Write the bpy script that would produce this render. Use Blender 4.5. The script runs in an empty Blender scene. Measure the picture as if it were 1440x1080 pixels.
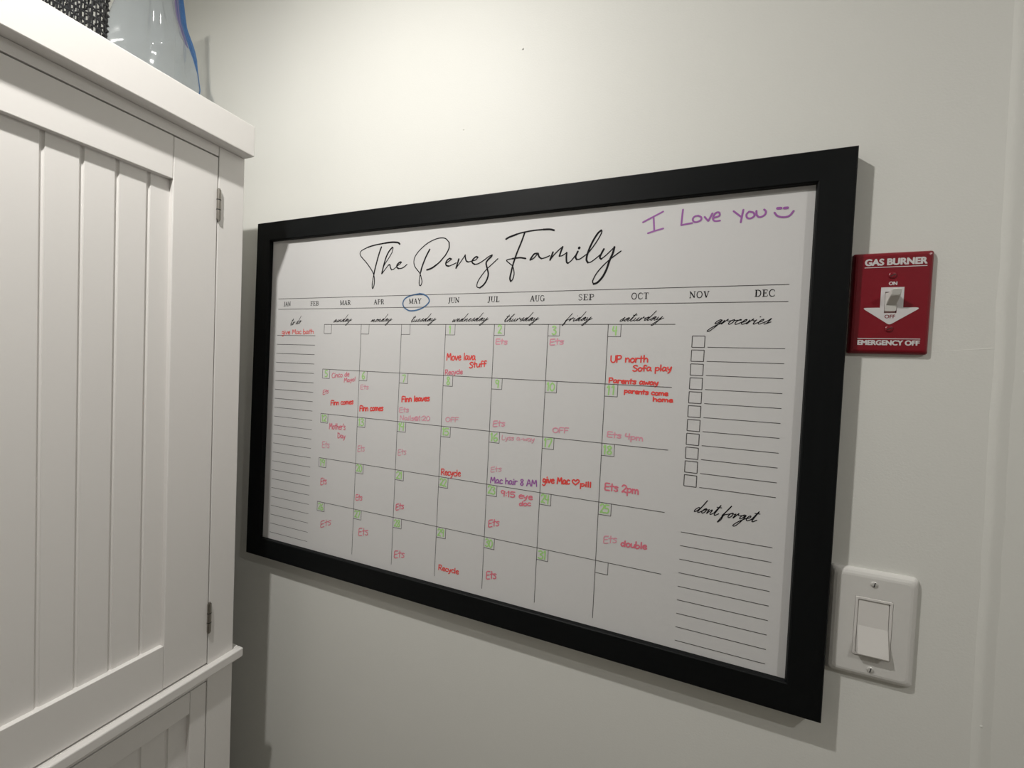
import bpy, bmesh, math, random
from mathutils import Matrix, Vector

# ---------------------------------------------------------------- camera, light, exposure
scene = bpy.context.scene
col = scene.collection
ZO = 1.1340                      # height of the frame's lower edge above the floor
WALL = 0.020                  # frame depth; the wall plane is world y = 0
cam_data = bpy.data.cameras.new('camera')
cam_data.sensor_fit = 'HORIZONTAL'
cam_data.sensor_width = 36.0
cam_data.lens = 579.04 / 1440 * 36
cam_data.clip_start = 0.01
cam = bpy.data.objects.new('camera', cam_data)
col.objects.link(cam)
R = ((0.9268585, -0.3715916, -0.0534132), (0.3721738, 0.9281625, 0.0010309), (0.0491931, -0.0208345, 0.9985720))
cam.matrix_world = Matrix(((R[0][0], R[0][2], -R[0][1], 0.78436),
                           (R[1][0], R[1][2], -R[1][1], -0.56807 - WALL),
                           (R[2][0], R[2][2], -R[2][1], 0.38057 + ZO),
                           (0, 0, 0, 1)))
scene.camera = cam

world = bpy.data.worlds.new('world')
world.use_nodes = True
world.node_tree.nodes['Background'].inputs[0].default_value = (1, 0.98, 0.95, 1)
world.node_tree.nodes['Background'].inputs[1].default_value = 0.0
scene.world = world

CEIL = 2.374
LENS = ZO + 1.162             # the surface-mounted ceiling lamps reach a little below the ceiling
LIGHT_COL = (1.0, 0.975, 0.935)
def downlight(name, x, y, power, size):
    d = bpy.data.lights.new(name, 'AREA')
    d.shape = 'DISK'; d.size = size; d.energy = power; d.color = LIGHT_COL
    o = bpy.data.objects.new(name, d); o.location = (x, y, LENS)
    col.objects.link(o)
    g = bpy.data.lights.new(name + '_dome', 'POINT')      # the frosted lens also glows sideways
    g.energy = power*0.55; g.shadow_soft_size = size*0.4; g.color = LIGHT_COL
    p = bpy.data.objects.new(name + '_dome', g); p.location = (x, y, LENS - 0.004); col.objects.link(p)
    return o
LAMPS = [(0.331, -0.574, 7.1), (1.835, -0.81, 4.8)]
for lx, ly, lp in LAMPS:
    downlight('downlight_lamp', lx, ly, lp, 0.034)

vs = scene.view_settings
vs.view_transform = 'Standard'; vs.look = 'None'; vs.gamma = 1.0; vs.use_curve_mapping = False
vs.exposure = 0.09

# ---------------------------------------------------------------- helpers
def tag(o, label=None, cat=None, group=None, kind=None):
    if label: o['label'] = label
    if cat: o['category'] = cat
    if group: o['group'] = group
    if kind: o['kind'] = kind
    return o
def empty(name, loc, label, cat):
    o = bpy.data.objects.new(name, None); o.empty_display_size = 0.05
    o.location = loc; col.objects.link(o)
    return tag(o, label, cat)
def link(name, me, mat, parent=None):
    o = bpy.data.objects.new(name, me); col.objects.link(o)
    if mat: me.materials.append(mat)
    if parent: o.parent = parent
    return o
def obj(name, bm, mat, parent=None, smooth=False, bevel=0.0, seg=2):
    bmesh.ops.recalc_face_normals(bm, faces=bm.faces[:])
    me = bpy.data.meshes.new(name); bm.to_mesh(me); bm.free()
    for p in me.polygons: p.use_smooth = smooth
    o = link(name, me, mat, parent)
    if bevel:
        m = o.modifiers.new('bevel', 'BEVEL'); m.width = bevel; m.segments = seg
        m.limit_method = 'ANGLE'; m.angle_limit = math.radians(35); m.harden_normals = False
    return o
def box(bm, x0, x1, y0, y1, z0, z1):
    v = [bm.verts.new(p) for p in ((x0,y0,z0),(x1,y0,z0),(x1,y1,z0),(x0,y1,z0),(x0,y0,z1),(x1,y0,z1),(x1,y1,z1),(x0,y1,z1))]
    for f in ((0,1,2,3),(4,5,6,7),(0,1,5,4),(1,2,6,5),(2,3,7,6),(3,0,4,7)):
        bm.faces.new([v[i] for i in f])
def boxbm(*a):
    bm = bmesh.new(); box(bm, *a); return bm
def loft(bm, rings, cap0=False, cap1=False, closed=True):
    vr = [[bm.verts.new(p) for p in r] for r in rings]
    n = len(vr[0])
    for a, b in zip(vr, vr[1:]):
        for i in range(n if closed else n - 1):
            j = (i + 1) % n
            bm.faces.new((a[i], a[j], b[j], b[i]))
    if cap0: bm.faces.new(vr[0])
    if cap1: bm.faces.new(vr[-1])
    return vr
def rrect(cx, cz, w, h, r, y, n=5):
    pts = []
    for qx, qz, a0 in ((1,1,0),(-1,1,90),(-1,-1,180),(1,-1,270)):
        for k in range(n + 1):
            a = math.radians(a0 + 90 * k / n)
            pts.append((cx + qx*(w/2 - r) + r*math.cos(a), y, cz + qz*(h/2 - r) + r*math.sin(a)))
    return pts
def tube(bm, pts, r, n=6):
    rings = []
    for i, p in enumerate(pts):
        p = Vector(p)
        d = Vector(pts[min(i+1, len(pts)-1)]) - Vector(pts[max(i-1, 0)])
        d.normalize()
        u = d.orthogonal().normalized() if i == 0 else (u - d*u.dot(d)).normalized()
        w = d.cross(u)
        rings.append([p + r*(u*math.cos(2*math.pi*k/n) + w*math.sin(2*math.pi*k/n)) for k in range(n)])
    loft(bm, rings, True, True)

# ---------------------------------------------------------------- materials
def mat(name, base, rough=0.5, metal=0.0, spec=0.5, bump=None, tint=None, coat=0.0):
    m = bpy.data.materials.new(name); m.use_nodes = True
    nt = m.node_tree; b = nt.nodes['Principled BSDF']
    b.inputs['Base Color'].default_value = (*base, 1)
    b.inputs['Roughness'].default_value = rough
    b.inputs['Metallic'].default_value = metal
    b.inputs['Specular IOR Level'].default_value = spec
    b.inputs['Coat Weight'].default_value = coat
    tc = nt.nodes.new('ShaderNodeTexCoord')
    if bump:
        scale, strength, dist, stretch = bump
        mp = nt.nodes.new('ShaderNodeMapping'); mp.inputs['Scale'].default_value = stretch
        nz = nt.nodes.new('ShaderNodeTexNoise'); nz.inputs['Scale'].default_value = scale; nz.inputs['Detail'].default_value = 4
        bp = nt.nodes.new('ShaderNodeBump'); bp.inputs['Strength'].default_value = strength; bp.inputs['Distance'].default_value = dist
        nt.links.new(tc.outputs['Object'], mp.inputs['Vector']); nt.links.new(mp.outputs[0], nz.inputs['Vector'])
        nt.links.new(nz.outputs['Fac'], bp.inputs['Height']); nt.links.new(bp.outputs[0], b.inputs['Normal'])
    if tint:
        c2, scale, stretch = tint
        mp = nt.nodes.new('ShaderNodeMapping'); mp.inputs['Scale'].default_value = stretch
        nz = nt.nodes.new('ShaderNodeTexNoise'); nz.inputs['Scale'].default_value = scale; nz.inputs['Detail'].default_value = 3
        mx = nt.nodes.new('ShaderNodeMix'); mx.data_type = 'RGBA'
        mx.inputs[6].default_value = (*base, 1); mx.inputs[7].default_value = (*c2, 1)
        nt.links.new(tc.outputs['Object'], mp.inputs['Vector']); nt.links.new(mp.outputs[0], nz.inputs['Vector'])
        nt.links.new(nz.outputs['Fac'], mx.inputs[0]); nt.links.new(mx.outputs[2], b.inputs['Base Color'])
    return m
def clear_mat(name, tintc, gloss_rough, body, bodyc):
    """thin clear sheet: straight-through transmission + fresnel gloss + a little milky body"""
    m = bpy.data.materials.new(name); m.use_nodes = True
    nt = m.node_tree; nt.nodes.remove(nt.nodes['Principled BSDF'])
    out = nt.nodes['Material Output']
    tr = nt.nodes.new('ShaderNodeBsdfTransparent'); tr.inputs[0].default_value = (*tintc, 1)
    df = nt.nodes.new('ShaderNodeBsdfDiffuse'); df.inputs[0].default_value = (*bodyc, 1)
    tl = nt.nodes.new('ShaderNodeBsdfTranslucent'); tl.inputs[0].default_value = (*bodyc, 1)
    dm = nt.nodes.new('ShaderNodeMixShader'); dm.inputs[0].default_value = 0.4
    nt.links.new(df.outputs[0], dm.inputs[1]); nt.links.new(tl.outputs[0], dm.inputs[2])
    m1 = nt.nodes.new('ShaderNodeMixShader'); m1.inputs[0].default_value = body
    nt.links.new(tr.outputs[0], m1.inputs[1]); nt.links.new(dm.outputs[0], m1.inputs[2])
    geo = nt.nodes.new('ShaderNodeNewGeometry'); inv = nt.nodes.new('ShaderNodeMath'); inv.operation = 'SUBTRACT'; inv.inputs[0].default_value = 1.0
    ml = nt.nodes.new('ShaderNodeMath'); ml.operation = 'MULTIPLY'
    gl = nt.nodes.new('ShaderNodeBsdfGlossy'); gl.inputs['Roughness'].default_value = gloss_rough
    fr = nt.nodes.new('ShaderNodeFresnel'); fr.inputs['IOR'].default_value = 1.45
    m2 = nt.nodes.new('ShaderNodeMixShader')
    nt.links.new(geo.outputs['Backfacing'], inv.inputs[1]); nt.links.new(inv.outputs[0], ml.inputs[0]); nt.links.new(fr.outputs[0], ml.inputs[1]); nt.links.new(ml.outputs[0], m2.inputs[0]); nt.links.new(m1.outputs[0], m2.inputs[1]); nt.links.new(gl.outputs[0], m2.inputs[2])
    nt.links.new(m2.outputs[0], out.inputs['Surface'])
    return m
ONE = (1, 1, 1)
M = dict(
    wall=mat('wall_paint', (0.80, 0.80, 0.755), 0.55, spec=0.3, bump=(420, 0.22, 0.0006, ONE), tint=((0.785, 0.785, 0.745), 6, ONE)),
    ceiling=mat('ceiling_paint', (0.82, 0.82, 0.80), 0.8, spec=0.2, bump=(200, 0.2, 0.0006, ONE)),
    floor=mat('floor_boards', (0.20, 0.16, 0.12), 0.45, tint=((0.14, 0.11, 0.08), 9, (1, 8, 1))),
    trim=mat('trim_paint', (0.82, 0.82, 0.80), 0.35),
    cabinet=mat('cabinet_paint', (0.79, 0.77, 0.745), 0.36, spec=0.5, bump=(300, 0.12, 0.0004, ONE)),
    steel=mat('hinge_metal', (0.32, 0.30, 0.27), 0.38, metal=1.0),
    black=mat('black_wood', (0.0028, 0.0034, 0.0038), 0.55, spec=0.16, bump=(160, 0.35, 0.0005, (0.08, 1, 1)), tint=((0.005, 0.006, 0.0065), 90, (0.06, 1, 1))),
    blackv=mat('black_wood_upright', (0.0028, 0.0034, 0.0038), 0.55, spec=0.16, bump=(160, 0.35, 0.0005, (1, 1, 0.08)), tint=((0.005, 0.006, 0.0065), 90, (1, 1, 0.06))),
    board=mat('backing_board', (0.35, 0.28, 0.2), 0.8),
    sheet=mat('print_paper', (0.71, 0.705, 0.70), 0.6, spec=0.3),
    ink=mat('print_ink', (0.010, 0.009, 0.011), 0.7, spec=0.2),
    hair=mat('print_line_ink', (0.07, 0.065, 0.065), 0.7, spec=0.2),
    red=mat('red_marker', (0.86, 0.075, 0.065), 0.5),
    rose=mat('rose_marker', (0.80, 0.20, 0.27), 0.5),
    pink=mat('pink_marker', (0.80, 0.36, 0.45), 0.5),
    purple=mat('purple_marker', (0.36, 0.12, 0.41), 0.5),
    green=mat('green_marker', (0.42, 0.74, 0.26), 0.5),
    blue=mat('blue_marker', (0.05, 0.14, 0.30), 0.5),
    switch=mat('switch_plastic', (0.74, 0.73, 0.70), 0.35, spec=0.5),
    paddle=mat('paddle_plastic', (0.78, 0.76, 0.73), 0.3, spec=0.5),
    screw=mat('painted_screw', (0.70, 0.69, 0.66), 0.3, metal=0.3),
    redplate=mat('red_enamel', (0.23, 0.006, 0.016), 0.33, spec=0.5),
    white=mat('white_print', (0.72, 0.70, 0.70), 0.5),
    toggle=mat('toggle_plastic', (0.76, 0.75, 0.71), 0.3, spec=0.5),
    dark=mat('dark_gap', (0.03, 0.03, 0.03), 0.8),
    bag=clear_mat('clear_bag_film', (0.93, 0.95, 0.97), 0.14, 0.24, (0.55, 0.60, 0.64)),
    zipblue=clear_mat('blue_zip_tape', (0.60, 0.76, 0.95), 0.3, 0.42, (0.05, 0.20, 0.48)),
    zippurple=clear_mat('purple_zip_tape', (0.80, 0.74, 0.92), 0.3, 0.42, (0.36, 0.27, 0.52)),
    wicker=mat('black_weave', (0.012, 0.013, 0.016), 0.45, bump=(300, 0.4, 0.0004, ONE)),
)

# ---------------------------------------------------------------- the room
EYE = Vector((0.78436, -0.56807 - WALL, 0.38057 + ZO))
WS = 0.9966
XL, XR, YB = -0.32, 3.0, -3.0
def struct(name, bm, m, parent=None, **k):
    o = obj(name, bm, m, parent, **k)
    if parent is None: o['kind'] = 'structure'
    return o
floor = struct('floor', boxbm(XL-.1, XR+.1, YB-.1, .1, -.1, 0), M['floor'])
ceiling = struct('ceiling', boxbm(XL-.1, XR+.1, YB-.1, .1, CEIL, CEIL+.1), M['ceiling'])
wall_back = struct('wall_back', boxbm(XL-.1, XR+.1, 0, .1, 0, CEIL), M['wall'])
struct('wall_left', boxbm(XL-.1, XL, YB, 0, 0, CEIL), M['wall'])
struct('wall_right', boxbm(XR, XR+.1, YB, 0, 0, CEIL), M['wall'])
struct('wall_front', boxbm(XL-.1, XR+.1, YB-.1, YB, 0, CEIL), M['wall'])
struct('baseboard_back', boxbm(XL, XR, -.013, 0, 0, .1), M['trim'], bevel=.004)
# raised joint ridge in the wall paint, right of the switches
bm = bmesh.new(); rings = []
rnd = random.Random(4)
for k in range(61):
    z = .1 + (CEIL - .1) * k / 60
    xc = 1.1003 - .0095 * (z - ZO - .025) + rnd.uniform(-.0007, .0007)
    hgt = .0014 + rnd.uniform(-.0001, .0002)
    rings.append([(xc - .007, 0.0002, z), (xc - .0035, -hgt*.6, z), (xc - .001, -hgt, z), (xc + .002, -hgt*.9, z), (xc + .006, -hgt*.35, z), (xc + .011, .0002, z)])
loft(bm, rings, closed=False)
obj('joint_ridge', bm, M['wall'], wall_back, smooth=True)
for x, z, r in ((.539, .879, .0016), (.442, .774, .0010), (1.102, .034, .0022)):
    bm = bmesh.new(); bmesh.ops.create_uvsphere(bm, u_segments=12, v_segments=8, radius=r)
    for v in bm.verts: v.co = (v.co.x + .7844 + (x - .7844)*WS, v.co.y * .7 - .0002, v.co.z + .3806 + (z - .3806)*WS + ZO)
    obj('nail_pop', bm, M['wall'] if r > .002 else M['screw'], wall_back, smooth=True)
bm = bmesh.new(); rings = []
for k in range(17):                       # thin paint scratch with a raised lip
    t = k / 16
    x = 1.040 + .0545*t; z = ZO + .4288 + .0052*t - .0008*max(0, t - .93)/.07
    q = .00055 * (.25 + .75*t) * (1 - max(0, t - .9)*6)
    rings.append([(x, .0001, z + q*1.6), (x, -q*.6, z + q*.4), (x, -q*.1, z - q*.5), (x, -q*.5, z - q*1.1), (x, .0001, z - q*2.2)])
loft(bm, rings, closed=False)
obj('paint_scratch', bm, M['wall'], wall_back, smooth=True)
for lx, ly, lp in LAMPS:
    bm = bmesh.new(); rings = []
    for r, z in ((.030, LENS + .004), (.032, LENS), (.042, LENS), (.046, LENS + .004), (.052, CEIL)):
        rings.append([(lx + r*math.cos(a*math.pi/16), ly + r*math.sin(a*math.pi/16), z) for a in range(32)])
    loft(bm, rings, True); obj('downlight_trim', bm, M['trim'], ceiling, smooth=True)

# ---------------------------------------------------------------- writing
def smooth_line(pts, n=4):
    if len(pts) < 3: return [Vector(p) for p in pts]
    P = [Vector(p) for p in pts]
    P = [P[0]*2 - P[1]] + P + [P[-1]*2 - P[-2]]
    out = []
    for i in range(1, len(P) - 2):
        a, b, c, d = P[i-1:i+3]
        for k in range(n):
            t = k / n
            out.append(.5*((2*b) + (c-a)*t + (2*a-5*b+4*c-d)*t*t + (3*b-a-3*c+d)*t*t*t))
    out.append(P[-2])
    return out
def ribbon(bm, pts, w, y, cap=True, smooth=True):
    """flat pen stroke in the plane y (frame millimetres in, metres out)"""
    L = smooth_line(pts) if smooth else [Vector(p) for p in pts]
    L = [p for i, p in enumerate(L) if i == 0 or (p - L[i-1]).length > 1e-4]
    if len(L) < 2: return
    h = w / 2
    if cap:
        d0 = (L[0] - L[1]).normalized(); d1 = (L[-1] - L[-2]).normalized()
    left, right = [], []
    for i, p in enumerate(L):
        d = (L[min(i+1, len(L)-1)] - L[max(i-1, 0)])
        if d.length < 1e-6: d = L[i] - L[i-1]
        d.normalize(); nrm = Vector((-d.y, d.x))
        left.append(p + nrm*h); right.append(p - nrm*h)
    def V(p):
        ribbon.lift = (ribbon.lift + 1) % 160
        return bm.verts.new((p.x/1000, y - ribbon.lift*1e-6, p.y/1000 + ZO))
    lv, rv = [], []
    for a_, b_ in zip(left, right):
        lv.append(V(a_)); ribbon.lift -= 1; rv.append(V(b_))
    for i in range(len(L) - 1):
        bm.faces.new((lv[i], rv[i], rv[i+1], lv[i+1]))
    if cap:
        for c, d, a, b in ((L[0], d0, lv[0], rv[0]), (L[-1], d1, rv[-1], lv[-1])):
            ang = math.atan2(d.y, d.x)
            arc = [V(c + h*Vector((math.cos(ang + s), math.sin(ang + s)))) for s in (-.9, -.3, .3, .9)]
            if (a.co - arc[0].co).length > (a.co - arc[-1].co).length: arc = arc[::-1]
            bm.faces.new([a] + arc + [b])
ribbon.lift = 0
TITLE = [
 (2.3,[(337.1,593),(334.5,595.2),(330.6,596.3),(321.9,597.2),(313.1,597.2),(306.4,596.8)]),
 (1.7,[(306.4,596.8),(288.5,595.4),(277.2,593.8),(269.2,592.2)]),
 (1.2,[(269.2,592.2),(256.6,587.6),(252.7,582.7),(256,576.5),(267.1,566.2),(278.1,554.1),(284.3,545.1),(286.9,535.4),(286.5,525.4),(283.9,519.5),(282.5,524.6),(283.6,536.5),(285.5,544.6)]),
 (1.9,[(285.5,544.6),(286.3,550),(291.1,568),(295.9,583.1),(299.1,590.6)]),
 (1.9,[(302.2,544.9),(305.2,557.3),(309.9,572.3),(316,582.7),(322.3,588.5)]),
 (1.1,[(322.3,588.5),(323.7,587.1),(321.7,579.6),(314.5,569.3),(307.2,559.9),(304.3,552.8),(302.2,544.8),(308.8,551.7),(315.1,558.5)]),
 (1.6,[(315.1,558.5),(318.4,559.1),(319.7,554.7),(322.3,550.5)]),
 (1.1,[(322.3,550.5),(327.6,551.6),(333.8,556.2),(340.1,559.8),(342,562)]),
 (1.9,[(342,562),(338.9,562.4),(333.7,558.4),(333.4,554),(337.3,551.6)]),
 (1.1,[(337.3,551.6),(343.8,552.1),(349,554.5),(353.6,557.8)]),
 (2.1,[(393.5,546.8),(399,547.9),(405,550.2),(412.1,554.5)]),
 (1.6,[(412.1,554.5),(418,558.8),(423.7,564.7),(428.2,569.5),(433.6,579.4),(433.3,588.7)]),
 (1.1,[(433.3,588.7),(426.8,595.1),(418.3,597),(407.5,595.8),(393.1,590.6),(378.6,580.6),(369.7,570.6),(367.3,561.7),(370,553),(380,541.9),(383.6,533.3),(385,526.9),(382.4,521.2),(379.7,524.5),(380.3,536.6),(381.8,544)]),
 (2,[(381.8,544),(383.9,552.3),(389.4,565.7),(393.4,573.3),(397.3,579.8)]),
 (1.1,[(429.5,555.6),(435.8,559.3),(439,561.7)]),
 (1.8,[(439,561.7),(435.6,562.9),(431.1,560.1),(428.9,555.6),(430.3,551.9),(435.1,550.7)]),
 (1.1,[(435.1,550.7),(442.1,552.8),(447.8,555.1)]),
 (2,[(452.4,560.9),(450.7,554.9),(448.2,546.9)]),
 (1.1,[(448.2,546.9),(454.8,554.7),(460.7,562.4),(463.6,566.5)]),
 (1.7,[(463.6,566.5),(464.2,562.2),(466.2,557.1),(469.7,555.4)]),
 (1.1,[(469.7,555.4),(476.4,556.5),(483.1,558.1),(486.2,561.7)]),
 (1.8,[(486.2,561.7),(482.8,562.6),(477.4,558.4),(476.8,554),(481.2,551)]),
 (1.1,[(481.2,551),(487.9,551.9),(496.5,556.3),(505,561.7),(510.3,563.6)]),
 (2,[(510.3,563.6),(509.4,561.5),(503.1,555.9),(501,551.1),(503.3,543.1),(505.5,535.1),(503.6,526.3),(498.5,518.6),(492.1,514.1)]),
 (1.1,[(492.1,514.1),(487,516),(488.2,524),(495.5,534.6),(502.7,542.7),(511.1,549.6),(520.4,557.4)]),
 (2.2,[(532.7,586.4),(537.4,588.7),(542.7,590.2),(550.1,592.3)]),
 (1.6,[(550.1,592.3),(558.4,593.9),(575.9,595.6),(591.2,595.7)]),
 (2.1,[(591.2,595.7),(601.2,595.1),(607.3,593.3)]),
 (1.9,[(562.4,593.8),(558,580.7),(551.5,564.5),(546.5,549.1),(543.5,535.4),(542,526.6),(543.7,522.1)]),
 (1.1,[(543.7,522.1),(546.7,525.4),(548.4,534.2),(545.7,544.2),(540.6,548.9),(535,553.7),(538.1,555.3),(544.5,556.1)]),
 (1.8,[(544.5,556.1),(549.8,556.5),(557.2,556.8),(565.7,555.1)]),
 (1.9,[(583.4,561.5),(578.8,560.8),(574.5,555.3),(573.1,552.5)]),
 (1.2,[(573.1,552.5),(578.1,554.6),(584.9,561.4)]),
 (1.8,[(584.9,561.4),(586.7,556.5),(590.4,553.4)]),
 (1.1,[(590.4,553.4),(596.4,554.5),(602.8,556.9)]),
 (1.9,[(607.6,561.7),(605.7,556.3),(603.8,550.7)]),
 (1.1,[(603.8,550.7),(609.5,557.9),(617,565),(621.7,568.4)]),
 (1.9,[(621.7,568.4),(619.2,561.1),(617.5,555.5)]),
 (1.1,[(617.5,555.5),(621.4,555.8),(628,559.6)]),
 (1.9,[(628,559.6),(627.9,553),(628.7,546.4),(630.7,544.6)]),
 (1.1,[(630.7,544.6),(635.3,547.9),(640.7,554.6)]),
 (1.9,[(644.2,560.4),(641.3,553.2),(642.9,549.2)]),
 (1.1,[(642.9,549.2),(647.6,549.5),(654.8,554.2),(659.3,557.6),(667.9,568.9),(674.6,580.2),(676.6,585.9),(675.6,587.4)]),
 (2,[(675.6,587.4),(670.8,583.2),(664.1,571.9),(658.8,558.5),(657,548.5),(659.3,543.8)]),
 (1.1,[(659.3,543.8),(663.7,544.5),(670.8,549.5),(676.9,554.6)]),
 (2,[(680.6,561.2),(677.7,555.5),(675.7,550.1),(677.7,547.7)]),
 (1.1,[(677.7,547.7),(683.3,551.9),(690.1,558.3),(694.8,562.9)]),
 (2.2,[(694.8,562.9),(693,554.5),(689.1,544.8),(686.1,534.2),(681.2,523.5),(674.4,515.6),(669,513.5)]),
 (1.1,[(669,513.5),(667.4,517.7),(671.9,527.6),(679.6,537.2),(688.2,545.3),(695.8,551.2),(703.9,556.9)]),
 (3,[(645.7,565),(646,565.4)]),
]
GREETING = [
 (2.2,[(730.6,593.5),(743,599.3),(755.3,605.1)]),
 (2.2,[(743.8,598.5),(744.7,589.8),(745.5,581.2)]),
 (2.2,[(737.7,578.3),(747,580.8),(756.5,582.9)]),
 (2.2,[(779.4,605.2),(778.8,595.1),(778.4,585.3)]),
 (2.2,[(778.4,585.3),(785,586.2),(791.2,586.8)]),
 (2.2,[(797.7,595.6),(793.6,594.8),(791.7,591.6),(793.3,588.2),(797.4,587.8),(801.4,590),(801.3,593.4),(797.7,595.6)]),
 (2.2,[(805.4,593.3),(809.8,587.7)]),
 (2.2,[(809.8,587.7),(812.2,592.7),(814,596.9)]),
 (2.2,[(815.7,591.1),(822.2,593.2),(821.4,597.4),(817.4,596.6),(815,590.9),(817.2,587),(823.2,586.9)]),
 (2.2,[(837.8,597.2),(846,589.7)]),
 (2.2,[(848.4,597.8),(847.3,590),(846.4,582.8)]),
 (2.2,[(854.7,595),(852.1,591.7),(853.2,587.5),(857,586.6),(860.7,589.4),(859.2,593.4),(854.7,595)]),
 (2.2,[(862.5,594.9),(863.2,589.9),(866.5,587.1),(871.3,589.1),(872.6,593.2),(870.7,595.8)]),
 (3.2,[(884.5,595.8),(887.9,595.7)]),
 (3.2,[(891.5,595.4),(894.6,595.4)]),
 (2.2,[(881.7,590.9),(885,586.7),(891.1,584.7),(897.1,585.8),(901,591)]),
]
MONTH_RING = [
 (2.2,[(390.1,506.7),(383.1,507.9),(374.4,507.1),(362.1,504.8),(352.5,500.3),(348.9,493.2),(351.4,486.4),(359.8,481.1),(367,480),(377.5,481.1),(389.5,485.1),(398.6,491.5),(400.9,496.5),(397.2,502.4),(389.2,506.7),(381.3,508.3)]),
]
NOTES = [
 ('give Mac bath', 'red', 1.3, 67.8, 438.0, 151.0, 440.1, 8.7),
 ('Cinco de', 'rose', 1.3, 198.7, 359.9, 240.1, 364.8, 8.6),
 ('Mayo!', 'rose', 1.3, 228.1, 353.1, 254.0, 356.7, 7.4),
 ('Ets', 'rose', 1.3, 178.9, 327.9, 193.0, 331.8, 8.2),
 ('Ets', 'pink', 1.3, 265.8, 343.3, 284.3, 344.6, 7.7),
 ('Finn comes', 'red', 2.0, 199.0, 309.6, 251.6, 316.1, 8.6),
 ('Move lava', 'red', 1.8, 438.3, 399.7, 490.6, 402.0, 10.8),
 ('Stuff', 'red', 1.8, 480.0, 388.9, 509.9, 392.8, 9.0),
 ('Recycle', 'rose', 1.4, 436.7, 376.8, 469.1, 379.1, 7.4),
 ('Finn leaves', 'red', 2.2, 354.7, 326.9, 410.1, 332.4, 9.0),
 ('Finn comes', 'red', 2.2, 266.1, 304.3, 317.6, 309.0, 9.4),
 ('Ets', 'pink', 1.6, 350.6, 308.9, 370.5, 311.0, 8.0),
 ('Ets', 'pink', 1.8, 523.3, 427.2, 543.4, 427.5, 8.1),
 ('Ets', 'pink', 1.8, 609.5, 427.5, 630.8, 429.2, 8.4),
 ('UP north', 'red', 1.8, 697.6, 405.2, 747.3, 406.9, 9.0),
 ('Sofa play', 'red', 1.8, 727.7, 394.1, 777.3, 396.6, 8.0),
 ('Parents away', 'red', 1.8, 696.8, 377.2, 761.9, 377.1, 6.8),
 ('parents come', 'red', 1.8, 718.3, 364.3, 774.2, 363.9, 5.9),
 ('home', 'red', 1.8, 755.7, 355.8, 780.7, 355.9, 5.5),
 ("Mother's", 'rose', 1.5, 197.4, 265.9, 235.8, 268.1, 10.8),
 ('Day', 'rose', 1.5, 218.2, 252.0, 236.6, 252.1, 8.6),
 ('Ets', 'pink', 1.4, 182.0, 230.5, 200.4, 231.7, 11.3),
 ('Ets', 'pink', 1.4, 265.5, 231.5, 281.2, 235.1, 10.9),
 ('Ets', 'rose', 1.6, 181.9, 160.1, 196.8, 164.6, 12.1),
 ('Ets', 'rose', 1.6, 265.5, 145.4, 280.3, 147.8, 9.8),
 ('Nails@1:20', 'pink', 1.5, 352.7, 295.6, 412.6, 299.5, 7.7),
 ('OFF', 'pink', 1.4, 441.5, 300.9, 465.9, 302.6, 7.3),
 ('Ets', 'pink', 1.7, 525.5, 300.7, 545.9, 303.6, 8.5),
 ('Ets', 'pink', 1.2, 351.8, 235.9, 369.1, 239.6, 10.1),
 ('Recycle', 'red', 1.7, 437.8, 214.3, 474.0, 216.5, 9.9),
 ('Ets', 'pink', 1.2, 525.4, 230.2, 543.9, 234.5, 7.9),
 ('Ets', 'rose', 1.7, 352.4, 142.4, 369.0, 147.7, 10.4),
 ('Lyss a-way', 'pink', 1.2, 541.3, 282.5, 594.4, 284.8, 6.9),
 ('Mac hair 8 AM', 'purple', 1.7, 525.6, 213.7, 601.7, 219.2, 9.1),
 ('give Mac', 'red', 2.0, 609.4, 225.7, 650.1, 229.4, 9.3),
 ('@h', 'red', 2.0, 653.0, 229.1, 663.6, 230.7, 7.1),
 ('pill', 'red', 2.0, 664.9, 228.5, 681.1, 229.8, 6.9),
 ('OFF', 'pink', 1.6, 620.4, 300.8, 644.8, 302.2, 7.4),
 ('9:15 eye', 'rose', 1.8, 543.8, 196.6, 595.9, 198.4, 8.4),
 ('doc', 'rose', 1.8, 574.6, 186.5, 593.3, 189.1, 6.8),
 ('Ets 4pm', 'pink', 1.7, 698.5, 302.7, 746.8, 301.6, 7.3),
 ('Ets 2pm', 'rose', 2.0, 699.1, 229.2, 745.0, 229.2, 9.9),
 ('Ets', 'rose', 1.4, 185.7, 81.3, 211.5, 91.9, 12.0),
 ('Ets', 'rose', 1.5, 275.0, 84.0, 296.7, 88.7, 13.1),
 ('Ets', 'rose', 1.6, 353.1, 60.4, 374.5, 65.8, 12.1),
 ('Recycle', 'red', 1.6, 441.1, 60.0, 478.8, 60.9, 8.3),
 ('Ets', 'rose', 1.7, 525.9, 144.8, 544.4, 151.0, 10.7),
 ('Ets', 'rose', 1.8, 526.4, 64.4, 543.8, 68.8, 11.9),
 ('Ets', 'pink', 1.5, 701.2, 155.0, 719.6, 159.0, 10.0),
 ('double', 'rose', 2.0, 724.7, 156.0, 758.8, 157.9, 8.3),
]
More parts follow.
